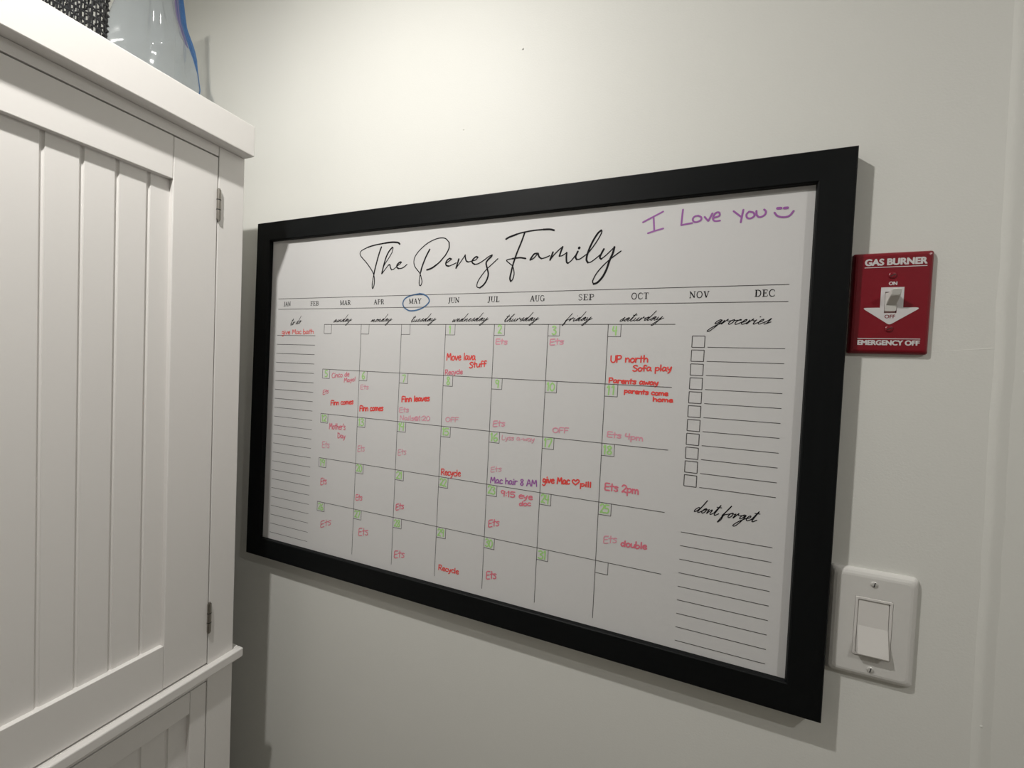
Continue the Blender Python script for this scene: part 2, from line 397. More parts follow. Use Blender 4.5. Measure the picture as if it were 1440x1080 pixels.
# cursive letters: x-height 1, drawn upright, slanted when set; last point is the joining point
CURSIVE = {
 'a': (1.05, [[(.68,.82),(.45,1.0),(.12,.6),(.08,.1),(.3,.08),(.68,.95),(.66,.25),(.8,0),(1.1,.4)]]),
 'b': (.9, [[(0,.3),(.3,2),(.1,.4),(.2,0),(.6,.3),(.5,.9),(.9,.8)]]),
 'c': (.85, [[(.55,.85),(.35,1),(.06,.5),(.2,0),(.5,.12),(.85,.5)]]),
 'd': (1.15, [[(.6,.8),(.4,1.0),(.08,.5),(.12,.05),(.4,.25),(.75,1.2),(.95,2.6),(.8,1.3),(.62,.2),(.8,0),(1.15,.4)]]),
 'e': (.75, [[(0,.35),(.4,.65),(.36,1),(.12,.8),(.06,.25),(.25,0),(.5,.12),(.78,.45)]]),
 'f': (.9, [[(.05,.2),(.4,1.5),(.5,2.3),(.3,1.2),(.05,-.9),(.1,-1.2),(.3,-.6),(.3,.3),(.9,.7)]]),
 'g': (1.0, [[(.68,.82),(.45,1.0),(.12,.6),(.12,.15),(.4,.3),(.72,.95),(.62,0),(.42,-.8),(.14,-1.4),(-.14,-1.35),(.02,-.8),(.5,-.1),(1.05,.45)]]),
 'h': (1.0, [[(.02,.2),(.4,1.5),(.62,2.3),(.35,1.7),(.05,.05),(.2,.5),(.5,.95),(.58,.7),(.55,.15),(.7,0),(1.02,.4)]]),
 'i': (.55, [[(.05,.9),(.02,.2),(.18,0),(.55,.4)],[(.2,1.45),(.24,1.5)]]),
 'm': (1.35, [[(.05,.9),(.02,.05),(.15,.4),(.42,.95),(.45,.1),(.6,.5),(.85,.95),(.88,.2),(1.0,0),(1.35,.4)]]),
 'n': (1.0, [[(.05,.9),(.02,.05),(.2,.45),(.48,.95),(.55,.7),(.52,.2),(.68,0),(1.0,.4)]]),
 'o': (.85, [[(.5,.95),(.2,.85),(.05,.3),(.25,0),(.52,.35),(.5,.9),(.4,1),(.6,.8),(.9,.85)]]),
 'r': (.85, [[(.05,.9),(.02,.03),(.2,.5),(.42,1.1),(.45,.85),(.6,.7),(.88,.75)]]),
 's': (.8, [[(.0,.3),(.35,.8),(.5,1.15),(.48,.6),(.38,.1),(.12,.0),(.4,.1),(.8,.42)]]),
 't': (.75, [[(.0,.4),(.3,2.1),(.2,.6),(.22,.05),(.4,0),(.75,.4)],[(-.1,1.6),(.6,1.62)]]),
 'u': (1.0, [[(.02,.9),(.0,.25),(.18,0),(.45,.35),(.62,.95),(.58,.25),(.7,0),(1.02,.4)]]),
 'w': (1.1, [[(.02,.9),(.05,.1),(.2,.05),(.45,.8),(.47,.1),(.65,.05),(.9,.95),(1.15,.8)]]),
 'y': (1.0, [[(.02,.9),(.0,.3),(.2,.08),(.5,.5),(.68,1),(.56,0),(.36,-.8),(.1,-1.35),(-.14,-1.25),(.06,-.7),(.5,-.05),(1.1,.55)]]),
}
def set_cursive(bm, word, x0, x1, base0, base1, xh, w, y, slant=.42, connect=True):
    """whole word as joined script, fitted between x0 and x1"""
    adv = 0; lines = []; run = []
    for ch in word:
        if ch == ' ':
            adv += .55
            if run: lines.append(run); run = []
            continue
        a, st = CURSIVE[ch]
        run = run + [(p[0] + adv + slant*p[1], p[1]) for p in st[0]]
        if ch in 'sr' or not connect: pass
        for extra in st[1:]: lines.append([(p[0] + adv + slant*p[1], p[1]) for p in extra])
        adv += a
    if run: lines.append(run)
    xs = [p[0] for l in lines for p in l]; lo, hi = min(xs), max(xs)
    for l in lines:
        pts = []
        for px, pz in l:
            t = (px - lo) / (hi - lo)
            pts.append((x0 + t*(x1 - x0), base0 + t*(base1 - base0) + pz*xh))
        ribbon(bm, pts, w, y)
# printed serif capitals, height 1: (width, [(stroke weight, points)])
K, H_ = .17, .085
SERIF = {
 'J': (.42, [(K,[(.28,1),(.28,.2)]),(.13,[(.28,.24),(.22,.0),(.08,-.1),(.0,.02)]),(H_,[(.12,.98),(.42,.98)])]),
 'A': (.78, [(H_,[(.1,.02),(.38,1)]),(K,[(.38,.98),(.66,.02)]),(H_,[(.2,.35),(.55,.35)]),(H_,[(0,.02),(.22,.02)]),(H_,[(.52,.02),(.8,.02)])]),
 'N': (.82, [(H_,[(.12,.02),(.12,.98)]),(K,[(.12,.95),(.68,.05)]),(H_,[(.68,.02),(.68,.98)]),(H_,[(0,.02),(.24,.02)]),(H_,[(0,.98),(.18,.98)]),(H_,[(.56,.98),(.82,.98)])]),
 'F': (.6, [(K,[(.17,.02),(.17,.98)]),(H_,[(0,.98),(.58,.98),(.58,.76)]),(H_,[(.17,.52),(.44,.52)]),(H_,[(.44,.64),(.44,.4)]),(H_,[(0,.02),(.36,.02)])]),
 'E': (.64, [(K,[(.17,.02),(.17,.98)]),(H_,[(0,.98),(.56,.98),(.57,.78)]),(H_,[(.17,.52),(.42,.52)]),(H_,[(.42,.64),(.42,.4)]),(H_,[(0,.02),(.58,.02),(.62,.24)])]),
 'B': (.68, [(K,[(.17,.02),(.17,.98)]),(H_,[(0,.98),(.35,.98)]),(.1,[(.35,.98),(.53,.87),(.53,.65),(.35,.53)]),(H_,[(.17,.53),(.35,.53)]),(.11,[(.35,.53),(.6,.4),(.6,.14),(.35,.02)]),(H_,[(0,.02),(.35,.02)])]),
 'M': (.98, [(H_,[(.12,.02),(.14,.98)]),(K,[(.14,.96),(.47,.05)]),(H_,[(.47,.05),(.8,.96)]),(K,[(.82,.98),(.84,.02)]),(H_,[(0,.02),(.24,.02)]),(H_,[(.0,.98),(.16,.98)]),(H_,[(.78,.98),(.98,.98)]),(H_,[(.68,.02),(.99,.02)])]),
 'R': (.76, [(K,[(.17,.02),(.17,.98)]),(H_,[(0,.98),(.35,.98)]),(.1,[(.35,.98),(.56,.86),(.56,.62),(.35,.5)]),(H_,[(.17,.5),(.35,.5)]),(K*.9,[(.36,.5),(.64,.03)]),(H_,[(0,.02),(.34,.02)]),(H_,[(.6,.02),(.77,.02)])]),
 'P': (.64, [(K,[(.17,.02),(.17,.98)]),(H_,[(0,.98),(.35,.98)]),(.11,[(.35,.98),(.58,.86),(.58,.6),(.35,.47)]),(H_,[(.17,.47),(.35,.47)]),(H_,[(0,.02),(.36,.02)])]),
 'Y': (.74, [(K,[(.1,.97),(.38,.45)]),(H_,[(.66,.97),(.38,.45)]),(K,[(.38,.47),(.38,.02)]),(H_,[(0,.98),(.24,.98)]),(H_,[(.54,.98),(.77,.98)]),(H_,[(.22,.02),(.54,.02)])]),
 'U': (.78, [(K,[(.16,.98),(.16,.3)]),(.08,[(.16,.3),(.24,.06),(.42,.0),(.58,.08),(.64,.3)]),(H_,[(.64,.3),(.64,.98)]),(H_,[(0,.98),(.32,.98)]),(H_,[(.52,.98),(.77,.98)])]),
 'L': (.6, [(K,[(.17,.02),(.17,.98)]),(H_,[(0,.98),(.34,.98)]),(H_,[(0,.02),(.56,.02),(.59,.26)])]),
 'G': (.8, [(.12,[(.42,1),(.2,.9),(.08,.5),(.2,.1),(.44,0)]),(H_,[(.42,1),(.6,.94),(.68,.76)]),(H_,[(.44,0),(.62,.06),(.68,.14)]),(K,[(.68,.05),(.68,.42)]),(H_,[(.5,.42),(.8,.42)])]),
 'S': (.56, [(.09,[(.48,.78),(.44,.92),(.28,1),(.1,.88),(.1,.7),(.28,.54),(.46,.38),(.48,.18),(.3,.02),(.14,.05),(.06,.24)])]),
 'O': (.84, [(.12,[(.42,1),(.2,.9),(.08,.5),(.2,.1),(.42,0)]),(.12,[(.42,0),(.64,.1),(.76,.5),(.64,.9),(.42,1)])]),
 'C': (.74, [(.12,[(.44,1),(.2,.9),(.08,.5),(.2,.1),(.44,0)]),(H_,[(.44,1),(.6,.94),(.67,.74)]),(H_,[(.44,0),(.6,.05),(.7,.22)])]),
 'T': (.7, [(K,[(.35,.02),(.35,.98)]),(H_,[(.02,.76),(.03,.98),(.67,.98),(.68,.76)]),(H_,[(.18,.02),(.52,.02)])]),
 'V': (.76, [(K,[(.12,.97),(.4,.02)]),(H_,[(.64,.97),(.4,.02)]),(H_,[(0,.98),(.26,.98)]),(H_,[(.52,.98),(.76,.98)])]),
 'D': (.78, [(K,[(.17,.02),(.17,.98)]),(H_,[(0,.98),(.35,.98)]),(.12,[(.35,.98),(.6,.86),(.7,.5),(.6,.14),(.35,.02)]),(H_,[(0,.02),(.35,.02)])]),
}
def set_serif(bm, word, x0, x1, z0, z1, h, y):
    tot = sum(SERIF[c][0] for c in word) + .1*(len(word) - 1); k = (x1 - x0) / tot; a = 0
    for c in word:
        w, st = SERIF[c]
        for sw, pts in st:
            ribbon(bm, [(x0 + (a + p[0])*k, z0 + (z1 - z0)*(a + p[0])/tot + p[1]*h) for p in pts], sw*h*1.05, y, cap=False, smooth=len(pts) > 4 or sw in (.1, .11, .12, .08))
        a += w + .1
# marker print: cap height 1, x-height about .66
HAND = {
 'a': (.55, [[(.42,.55),(.2,.64),(.05,.3),(.15,.03),(.38,.25),(.42,.6),(.43,.15),(.52,.02)]]),
 'b': (.5, [[(.05,1),(.05,.02),(.3,.0),(.42,.25),(.3,.5),(.07,.4)]]),
 'c': (.45, [[(.4,.55),(.2,.64),(.05,.3),(.18,.02),(.42,.1)]]),
 'd': (.55, [[(.4,.5),(.18,.58),(.05,.25),(.2,.02),(.4,.25),(.45,1),(.45,.02)]]),
 'e': (.48, [[(.06,.32),(.4,.4),(.32,.64),(.1,.5),(.08,.15),(.25,.0),(.44,.1)]]),
 'f': (.42, [[(.4,.9),(.25,1),(.15,.8),(.15,.02)],[(.0,.5),(.36,.52)]]),
 'g': (.52, [[(.4,.58),(.18,.66),(.06,.35),(.2,.15),(.4,.35),(.42,.6),(.4,-.2),(.2,-.4),(.05,-.25)]]),
 'h': (.5, [[(.06,1),(.06,.02)],[(.06,.35),(.25,.6),(.4,.45),(.42,.02)]]),
 'i': (.22, [[(.1,.6),(.1,.02)],[(.1,.86),(.12,.9)]]),
 'k': (.48, [[(.06,1),(.06,.02)],[(.4,.6),(.08,.3),(.42,.02)]]),
 'l': (.22, [[(.1,1),(.1,.02)]]),
 'm': (.72, [[(.06,.62),(.06,.02)],[(.06,.4),(.2,.62),(.32,.45),(.33,.05)],[(.33,.4),(.48,.62),(.6,.45),(.62,.02)]]),
 'n': (.5, [[(.06,.62),(.06,.02)],[(.06,.38),(.25,.62),(.4,.45),(.42,.02)]]),
 'o': (.52, [[(.28,.62),(.08,.45),(.1,.1),(.28,.0),(.45,.25),(.4,.52),(.25,.63)]]),
 'p': (.5, [[(.06,.62),(.05,-.35)],[(.06,.5),(.3,.62),(.44,.4),(.3,.12),(.08,.15)]]),
 'r': (.4, [[(.06,.62),(.06,.02)],[(.06,.35),(.2,.6),(.38,.58)]]),
 's': (.42, [[(.38,.56),(.2,.64),(.06,.5),(.3,.3),(.34,.1),(.18,.0),(.02,.08)]]),
 't': (.42, [[(.2,.95),(.18,.02)],[(.0,.6),(.4,.64)]]),
 'u': (.5, [[(.06,.6),(.06,.15),(.2,.0),(.38,.2),(.42,.6),(.43,.02)]]),
 'v': (.46, [[(.04,.6),(.2,.02),(.42,.62)]]),
 'w': (.64, [[(.04,.6),(.15,.03),(.3,.45),(.45,.03),(.6,.62)]]),
 'y': (.5, [[(.05,.6),(.1,.25),(.25,.2),(.42,.6)],[(.42,.6),(.3,-.05),(.1,-.35)]]),
 'A': (.65, [[(.04,0),(.3,1),(.58,0)],[(.14,.36),(.48,.38)]]),
 'C': (.6, [[(.55,.85),(.3,1),(.06,.6),(.15,.1),(.4,.0),(.58,.15)]]),
 'D': (.65, [[(.08,1),(.08,0),(.35,.03),(.56,.4),(.4,.9),(.02,1)]]),
 'E': (.56, [[(.5,.97),(.1,.95),(.07,.5),(.07,.02),(.5,.0)],[(.08,.5),(.42,.52)]]),
 'F': (.54, [[(.5,.97),(.1,.95),(.07,.0)],[(.08,.5),(.42,.52)]]),
 'L': (.5, [[(.08,1),(.06,.02),(.46,.02)]]),
 'M': (.78, [[(.05,0),(.14,1),(.36,.35),(.6,1),(.7,0)]]),
 'N': (.65, [[(.06,0),(.1,1),(.5,.05),(.56,1)]]),
 'O': (.68, [[(.34,1),(.08,.75),(.08,.25),(.32,0),(.58,.25),(.58,.75),(.32,1)]]),
 'P': (.56, [[(.08,1),(.06,0)],[(.06,.95),(.4,.98),(.5,.72),(.36,.48),(.08,.45)]]),
 'R': (.6, [[(.08,1),(.06,0)],[(.06,.95),(.4,.98),(.48,.74),(.34,.5),(.1,.48)],[(.22,.48),(.54,.0)]]),
 'S': (.55, [[(.5,.88),(.3,1),(.08,.8),(.25,.55),(.46,.35),(.4,.06),(.18,.0),(.04,.12)]]),
 'U': (.62, [[(.06,1),(.07,.25),(.3,0),(.52,.25),(.55,1)]]),
 '@': (.6, [[(.4,.55),(.22,.6),(.15,.35),(.3,.22),(.42,.5),(.45,.25),(.56,.4),(.5,.75),(.25,.85),(.03,.5),(.1,.1),(.35,.0),(.55,.08)]]),
 '0': (.56, [[(.28,1),(.07,.7),(.08,.25),(.28,0),(.48,.3),(.48,.75),(.28,1)]]),
 '1': (.3, [[(.06,.8),(.17,1),(.15,0)]]),
 '2': (.54, [[(.05,.8),(.2,1),(.44,.9),(.42,.6),(.05,.03),(.25,.1),(.5,.02)]]),
 '3': (.52, [[(.06,.92),(.28,1),(.44,.8),(.2,.55),(.46,.4),(.42,.08),(.2,0),(.03,.1)]]),
 '4': (.54, [[(.1,1),(.06,.5),(.46,.52)],[(.42,1),(.38,0)]]),
 '5': (.54, [[(.48,.98),(.1,.96),(.08,.55),(.34,.6),(.48,.32),(.34,.03),(.05,.06)]]),
 '6': (.52, [[(.4,1),(.15,.7),(.06,.3),(.22,0),(.45,.15),(.4,.45),(.1,.35)]]),
 '7': (.5, [[(.05,.95),(.46,.98),(.2,0)]]),
 '8': (.54, [[(.44,.85),(.28,1),(.1,.85),(.25,.55),(.46,.25),(.28,0),(.07,.2),(.28,.52),(.44,.85)]]),
 '9': (.52, [[(.44,.85),(.2,1),(.07,.75),(.2,.5),(.42,.65),(.45,.95),(.38,0)]]),
 ':': (.2, [[(.1,.15),(.11,.2)],[(.1,.6),(.11,.65)]]),
 '!': (.2, [[(.12,1),(.1,.35)],[(.09,.03),(.1,.08)]]),
 '-': (.4, [[(.05,.35),(.36,.38)]]),
 "'": (.15, [[(.1,1),(.06,.75)]]),
 ' ': (.34, []),
 '~': (1.0, [[(.5,0),(.08,.55),(.1,.9),(.3,1),(.5,.72),(.7,1),(.92,.9),(.94,.55),(.5,0)]]),
}
def set_hand(bm, text, w, x0, z0, x1, z1, h, y, seed=0, wob=.03):
    rnd = random.Random(seed)
    tot = sum(HAND[c][0] for c in text); k = (x1 - x0) / tot; a = 0
    for c in text:
        adv, st = HAND[c]; jz = rnd.uniform(-wob, wob)*h; js = rnd.uniform(1 - wob, 1 + wob)
        for s in st:
            ribbon(bm, [(x0 + (a + p[0])*k, z0 + (z1 - z0)*(a + p[0])/tot + jz + p[1]*h*js) for p in s], w, y)
        a += adv

# ---------------------------------------------------------------- framed calendar
FW, FH, FB, FD = .9578, .655, .0359, WALL
cal = empty('framed_calendar', (FW/2, -.0005, ZO), 'black-framed dry erase family month calendar hanging on the wall beside the cabinet', 'calendar')
def calobj(name, bm, m, parent=None, **k):
    o = obj(name, bm, m, None, **k)
    o.parent = parent or cal
    o.matrix_parent_inverse = Matrix.Translation(-Vector(cal.location)) if parent is None else Matrix.Identity(4)
    return o
def rail(x0, z0, ux, uz, vx, vz, L):
    prof = [(0, .0012), (.0012, 0), (FB - .0012, 0), (FB, .0012), (FB, FD), (0, FD)]
    bm = bmesh.new(); rings = []
    for e in (0, 1):
        ring = []
        for u, d in prof:
            s = u if e == 0 else L - u
            ring.append((x0 + ux*s + vx*u, -FD + d - .0003, ZO + z0 + uz*s + vz*u))
        rings.append(ring)
    loft(bm, rings, True, True)
    return bm
for nm, a, m in (('frame_rail', (0, FH, 1, 0, 0, -1, FW), 'black'), ('frame_rail', (0, 0, 1, 0, 0, 1, FW), 'black'),
                 ('frame_rail', (0, 0, 0, 1, 1, 0, FH), 'blackv'), ('frame_rail', (FW, 0, 0, 1, -1, 0, FH), 'blackv')):
    calobj(nm, rail(*a), M[m])
PY = -FD + .0078
e = .00005
calobj('backing_board', boxbm(FB + e, FW - FB - e, PY + .0012, -.002, ZO + FB + e, ZO + FH - FB - e), M['board'])
sheet = calobj('calendar_sheet', boxbm(FB + e, FW - FB - e, PY, PY + .001, ZO + FB + e, ZO + FH - FB - e), M['sheet'])
IY, MY = PY - .00010, PY - .00018
def printed(name, fn, m='ink'):
    bm = bmesh.new(); fn(bm); return calobj(name, bm, M[m], sheet)
def line(bm, a, b, w=.75): ribbon(bm, [a, b], w, IY, cap=False, smooth=False)
def title(bm):
    for w, pts in TITLE: ribbon(bm, pts, w*1.1 + .45, IY)
printed('family_name_title', title)
MONTHS = [('JAN',70.8,88.6),('FEB',139.7,160.1),('MAR',211.4,236.1),('APR',287.6,309.9),('MAY',360.9,385.1),('JUN',436.8,456.8),('JUL',506.8,526.3),
          ('AUG',576.1,598.5),('SEP',648.3,670.3),('OCT',720.7,743),('NOV',793,816),('DEC',866.2,887.5)]
for i, (mn, a, b) in enumerate(MONTHS):
    printed('month_name', lambda bm: set_serif(bm, mn, a, b, 492.7 - .17*i, 492.7 - .17*i, 8.2, IY))
def month_rules(bm):
    line(bm, (55.8, 507.0), (901.5, 504.6)); line(bm, (55.8, 486.8), (901.5, 484.4))
printed('month_rules', month_rules, 'hair')
DAYS = [('sunday',198,240.5),('monday',283,328),('tuesday',367.5,415.5),('wednesday',446,509.5),('thursday',536.5,591.5),('friday',627,669.5),('saturday',707.5,763.5)]
for d, a, b in DAYS:
    printed('day_name', lambda bm: set_cursive(bm, d, a, b, 461.2, 463.0, 4.9, .85, IY, .5))
printed('list_heading', lambda bm: set_cursive(bm, 'to do', 90.5, 119, 455.8, 459.6, 5.6, .9, IY, .5))
printed('list_heading', lambda bm: set_cursive(bm, 'groceries', 816, 885.5, 457.0, 457.6, 6.0, 1.05, IY, .5))
printed('list_heading', lambda bm: set_cursive(bm, 'dont forget', 813.5, 886, 217.8, 216.6, 6.6, 1.1, IY, .45))
CX = [176.2 + 86*k for k in range(8)]; RZ = [457.4, 375.2, 293.1, 210.9, 129.1]
def grid(bm):
    for z in RZ: line(bm, (CX[0], z), (CX[7], z))
    for x in CX[1:7]: line(bm, (x, 457.4), (x, 47.6))
    for z in RZ:
        for k in range(7):
            x = CX[k]
            line(bm, (x, z - 16.9), (x + 17.3, z - 16.9)); line(bm, (x + 17.3, z - 16.9), (x + 17.3, z))
            if k == 0: line(bm, (x, z - 16.9), (x, z))
printed('day_grid', grid, 'hair')
printed('to_do_lines', lambda bm: [line(bm, (55.3, 436.4 - 17.6*k), (155, 436.4 - 17.6*k)) for k in range(23)], 'hair')
def groc(bm):
    for k in range(11):
        z = 442.4 - 17.85*k
        for a, b in (((799.3, z), (814, z)), ((814, z), (814, z - 14.5)), ((814, z - 14.5), (799.3, z - 14.5)), ((799.3, z - 14.5), (799.3, z))): line(bm, a, b, .9)
        line(bm, (817.6, z - 14.1), (901.3, z - 14.1))
printed('grocery_checklist', groc, 'hair')
printed('reminder_lines', lambda bm: [line(bm, (799.2, 189.1 - 17.74*k), (901, 189.1 - 17.74*k)) for k in range(9)], 'hair')
def marker(name, colour, fn, label=None):
    bm = bmesh.new(); fn(bm); o = calobj(name, bm, M[colour], sheet)
    if label: o['label'] = label
    return o
marker('marker_note', 'purple', lambda bm: [ribbon(bm, p, w, MY) for w, p in GREETING], 'purple handwritten greeting with a smiling face')
marker('month_ring', 'blue', lambda bm: [ribbon(bm, p, w, MY) for w, p in MONTH_RING], 'blue hand-drawn ring around May')
WORD = dict(red='red', rose='rose red', pink='pink', purple='purple')
for i, (text, c, w, x0, z0, x1, z1, h) in enumerate(NOTES):
    text = text.replace('@h', '~') if text == '@h' else text
    marker('marker_note', c, lambda bm: set_hand(bm, text, w, x0, z0, x1, z1, h, MY, i), WORD[c] + ' marker handwriting')
day = 0
for r in range(5):
    for k in range(7):
        if r == 0 and k < 3: continue
        day += 1
        if day > 31: break
        x = CX[k] + (6 if day < 10 else 2.2); wd = 6.5 if day < 10 else 12.5
        if day == 1: x, wd = CX[k] + 6.5, 3.5
        z = RZ[r] - 14.2
        marker('date_number', 'green', lambda bm: set_hand(bm, str(day), 2.0, x, z, x + wd, z, 11.8, MY, day, .05), 'green marker date number')

# ---------------------------------------------------------------- wall switches
def fx(v): return v/1000
def text_mesh(s, x0, x1, z0, h, y, bold=.03):
    """heavy printed lettering: built-in letter outlines overprinted a few times to thicken them"""
    c = bpy.data.curves.new('lettering', 'FONT'); c.body = s; c.size = 1
    t = bpy.data.objects.new('lettering', c); col.objects.link(t)
    dg = bpy.context.evaluated_depsgraph_get(); dg.update()
    src = bpy.data.meshes.new_from_object(t.evaluated_get(dg))
    bpy.data.objects.remove(t); bpy.data.curves.remove(c)
    P = [v.co.copy() for v in src.vertices]; F = [list(p.vertices) for p in src.polygons]
    bpy.data.meshes.remove(src)
    V, G = [], []
    offs = [(0, 0)] + [(bold*math.cos(a*math.pi/4), bold*.7*math.sin(a*math.pi/4)) for a in range(8)]
    for k, (dx, dz) in enumerate(offs):
        n = len(V); V += [(p.x + dx, k, p.y + dz) for p in P]; G += [[i + n for i in f] for f in F]
    xs = [v[0] for v in V]; zs = [v[2] for v in V]
    V = [(x0 + (v[0] - min(xs))/(max(xs) - min(xs))*(x1 - x0), y - v[1]*3e-6, z0 + (v[2] - min(zs))/(max(zs) - min(zs))*h) for v in V]
    me = bpy.data.meshes.new('lettering'); me.from_pydata(V, [], G); me.update()
    return me
def plate(cx, cz, w, h, holes, prof, r=.004):
    """bevelled cover plate on the wall with one rounded opening"""
    bm = bmesh.new()
    rings = [rrect(cx, cz, w - 2*i, h - 2*i, r, -y) for i, y in prof]
    hx, hz, hw, hh, hr, depth = holes
    top = prof[-1][1]
    rings.append(rrect(hx, hz, hw, hh, hr, -top)); rings.append(rrect(hx, hz, hw, hh, hr, -top + depth))
    loft(bm, rings)
    return bm
def screw_bm(x, z, y, r, ang):
    bm = bmesh.new(); rings = []
    for rr, d in ((r, 0.0003), (r, -.0006), (r*.8, -.0011), (r*.4, -.0013)):
        rings.append([(x + rr*math.cos(a*math.pi/10), y + d, z + rr*math.sin(a*math.pi/10)) for a in range(20)])
    loft(bm, rings, True, True)
    c, s = math.cos(ang), math.sin(ang)
    return bm
def slot_bm(x, z, y, r, ang):
    bm = bmesh.new(); c, s = math.cos(ang), math.sin(ang); hw = r*.16
    v = [bm.verts.new((x + a*c - b*s, y, z + a*s + b*c)) for a, b in ((-r*.85, -hw), (r*.85, -hw), (r*.85, hw), (-r*.85, hw))]
    w = [bm.verts.new((q.co.x, y + .0012, q.co.z)) for q in v]
    bm.faces.new(v)
    for i in range(4): bm.faces.new((v[i], v[(i+1) % 4], w[(i+1) % 4], w[i]))
    return bm
PROF = [(0, 0), (0, .0025), (.0008, .0042), (.0022, .0055), (.0042, .0062)]
# --- red gas burner shut-off
gx, gz = 1.0005, ZO + .4822
gas = empty('emergency_switch', (gx, 0, gz), 'red gas burner emergency switch plate on the wall right of the calendar', 'switch')
def at(o, root):
    o.parent = root; o.matrix_parent_inverse = Matrix.Translation(-Vector(root.location)); return o
def atp(o, parent): o.parent = parent; return o
gp = at(obj('cover_plate', plate(gx, gz, .0715, .1138, (1.0005, ZO + .4826, .0108, .0236, .0008, .003), PROF, .0025), M['redplate'], smooth=False, bevel=0), gas)
FP = -.0064
bm = bmesh.new()
arrow = [(991,499.6),(1011.4,499.6),(1011.4,477.1)]
def corner(p, q, r_, k=4):
    out = []
    for t in range(k + 1):
        s = t / k; a = p.lerp(q, s); b = q.lerp(r_, s); out.append(a.lerp(b, s))
    return out
V2 = lambda x, z: Vector((x, z))
pts = [V2(991.1,499.6), V2(1011.5,499.6), V2(1011.5,476.9)]
pts += corner(V2(1022.5,476.9), V2(1027.3,476.6), V2(1023.2,473.9)) + corner(V2(1002.5,459.0), V2(1000.5,457.6), V2(998.5,459.0)) + corner(V2(978.3,474.2), V2(974.3,476.9), V2(979.2,476.9)) + [V2(991.1,476.9)]
outer = [bm.verts.new((p.x/1000, FP, ZO + p.y/1000)) for p in pts]
inner = [bm.verts.new((x/1000, FP, ZO + z/1000)) for x, z in ((995.0,494.5),(1006.0,494.5),(1006.0,470.8),(995.0,470.8))]
oe = [bm.edges.new((outer[i], outer[(i+1) % len(outer)])) for i in range(len(outer))]
ie = [bm.edges.new((inner[i], inner[(i+1) % 4])) for i in range(4)]
bmesh.ops.triangle_fill(bm, edges=oe + ie, use_beauty=True)
atp(obj('arrow_mark', bm, M['white']), gp)
for s, a in (('GAS BURNER', (.9748, 1.0298, .5241, .0078)), ('EMERGENCY OFF', (.9727, 1.0278, .4348, .0058)), ('ON', (.9976, 1.0051, .5018, .0041))):
    o = link('plate_lettering', text_mesh(s, a[0], a[1], ZO + a[2], a[3], FP, .058), M['white']); atp(o, gp)
o = link('plate_lettering', text_mesh('OFF', .9957, 1.0051, ZO + .4650, .0040, FP - .0001, .018), M['redplate']); atp(o, gp); o['label'] = 'small red OFF on the white arrow'
for x0, x1, z in ((.9749, 1.0297, .5222), (.9725, 1.0280, .4422)):
    bm = bmesh.new()
    v = [bm.verts.new(p) for p in ((x0, FP, ZO + z - .0004), (x1, FP, ZO + z - .0004), (x1, FP, ZO + z + .0004), (x0, FP, ZO + z + .0004))]; bm.faces.new(v)
    atp(obj('plate_rule', bm, M['white']), gp)
at(obj('switch_body', boxbm(.9951, 1.0059, -.0042, -.001, ZO + .4708, ZO + .4944), M['toggle']), gas)
bm = bmesh.new(); rings = []
for z, y, w, h in ((.4826, -.0040, .0104, .0228), (.4832, -.0066, .0102, .0205), (.4862, -.0100, .0096, .0135), (.4902, -.0155, .0094, .0092), (.4918, -.0178, .0088, .0078), (.4921, -.0184, .0074, .0060)):
    t = .35 if y > -.008 else .75
    dx = 0
    rings.append([(q[0], q[1] + (q[2] - ZO - z)*(0 if y > -.008 else -.35), q[2]) for q in rrect(1.0005 + dx, ZO + z, w, h, .0014, y, 3)])
loft(bm, rings, True, True)
at(obj('toggle', bm, M['toggle'], smooth=False), gas)
for z in (.5128, .4533):
    sc = at(obj('screw', screw_bm(1.0005, ZO + z, -.0062, .0036, .4), M['redplate'], smooth=False), gas)
    atp(obj('screw_slot', slot_bm(1.0005, ZO + z, -.0062 - .00135, .003, .5), M['dark']), sc)
def onwall(root):
    for q in (root,):
        q.location = (.7844 + (q.location.x - .7844)*WS, 0, ZO + .3806 + (q.location.z - ZO - .3806)*WS); q.scale = (WS, WS, WS)
onwall(gas)
# --- white paddle switch
sx, sz = 1.0032, ZO + .1172
sw = empty('light_switch', (sx, 0, sz), 'white paddle light switch on the wall below the red plate', 'switch')
PROF2 = [(0, 0), (0, .0015), (.0010, .0036), (.0028, .0054), (.0055, .0066), (.0078, .0070)]
PW = 1.0026; PZ = ZO + .1152
sp = at(obj('cover_plate', plate(sx, sz, .0800, .1235, (1.0036, PZ, .0345, .0680, .0016, .0045), PROF2, .0045), M['switch'], smooth=False), sw)
bm = bmesh.new()
cx = 1.0036
loft(bm, [rrect(cx, PZ, .0338, .0672, .0014, -.002), rrect(cx, PZ, .0338, .0672, .0014, -.0072), rrect(cx, PZ, .0328, .0662, .0012, -.0078),
          rrect(cx, PZ, .0294, .0618, .0010, -.0078), rrect(cx, PZ, .0288, .0612, .0010, -.0072), rrect(cx, PZ, .0288, .0612, .0010, -.0030)])
at(obj('switch_frame', bm, M['paddle']), sw)
bm = bmesh.new(); rings = []
for x in (cx - .01395, cx - .0134, cx + .0134, cx + .01395):
    i = .0006 if abs(x - cx) > .0136 else 0
    rings.append([(x, -.0030, PZ + .0302 - i), (x, -.0066 + i, PZ + .0302 - i), (x, -.0078 + i, PZ + .0010), (x, -.0142 + i, PZ - .0286 + i), (x, -.0136 + i, PZ - .0300 + i), (x, -.0030, PZ - .0302 + i)])
loft(bm, rings, True, True)
at(obj('paddle', bm, M['paddle']), sw)
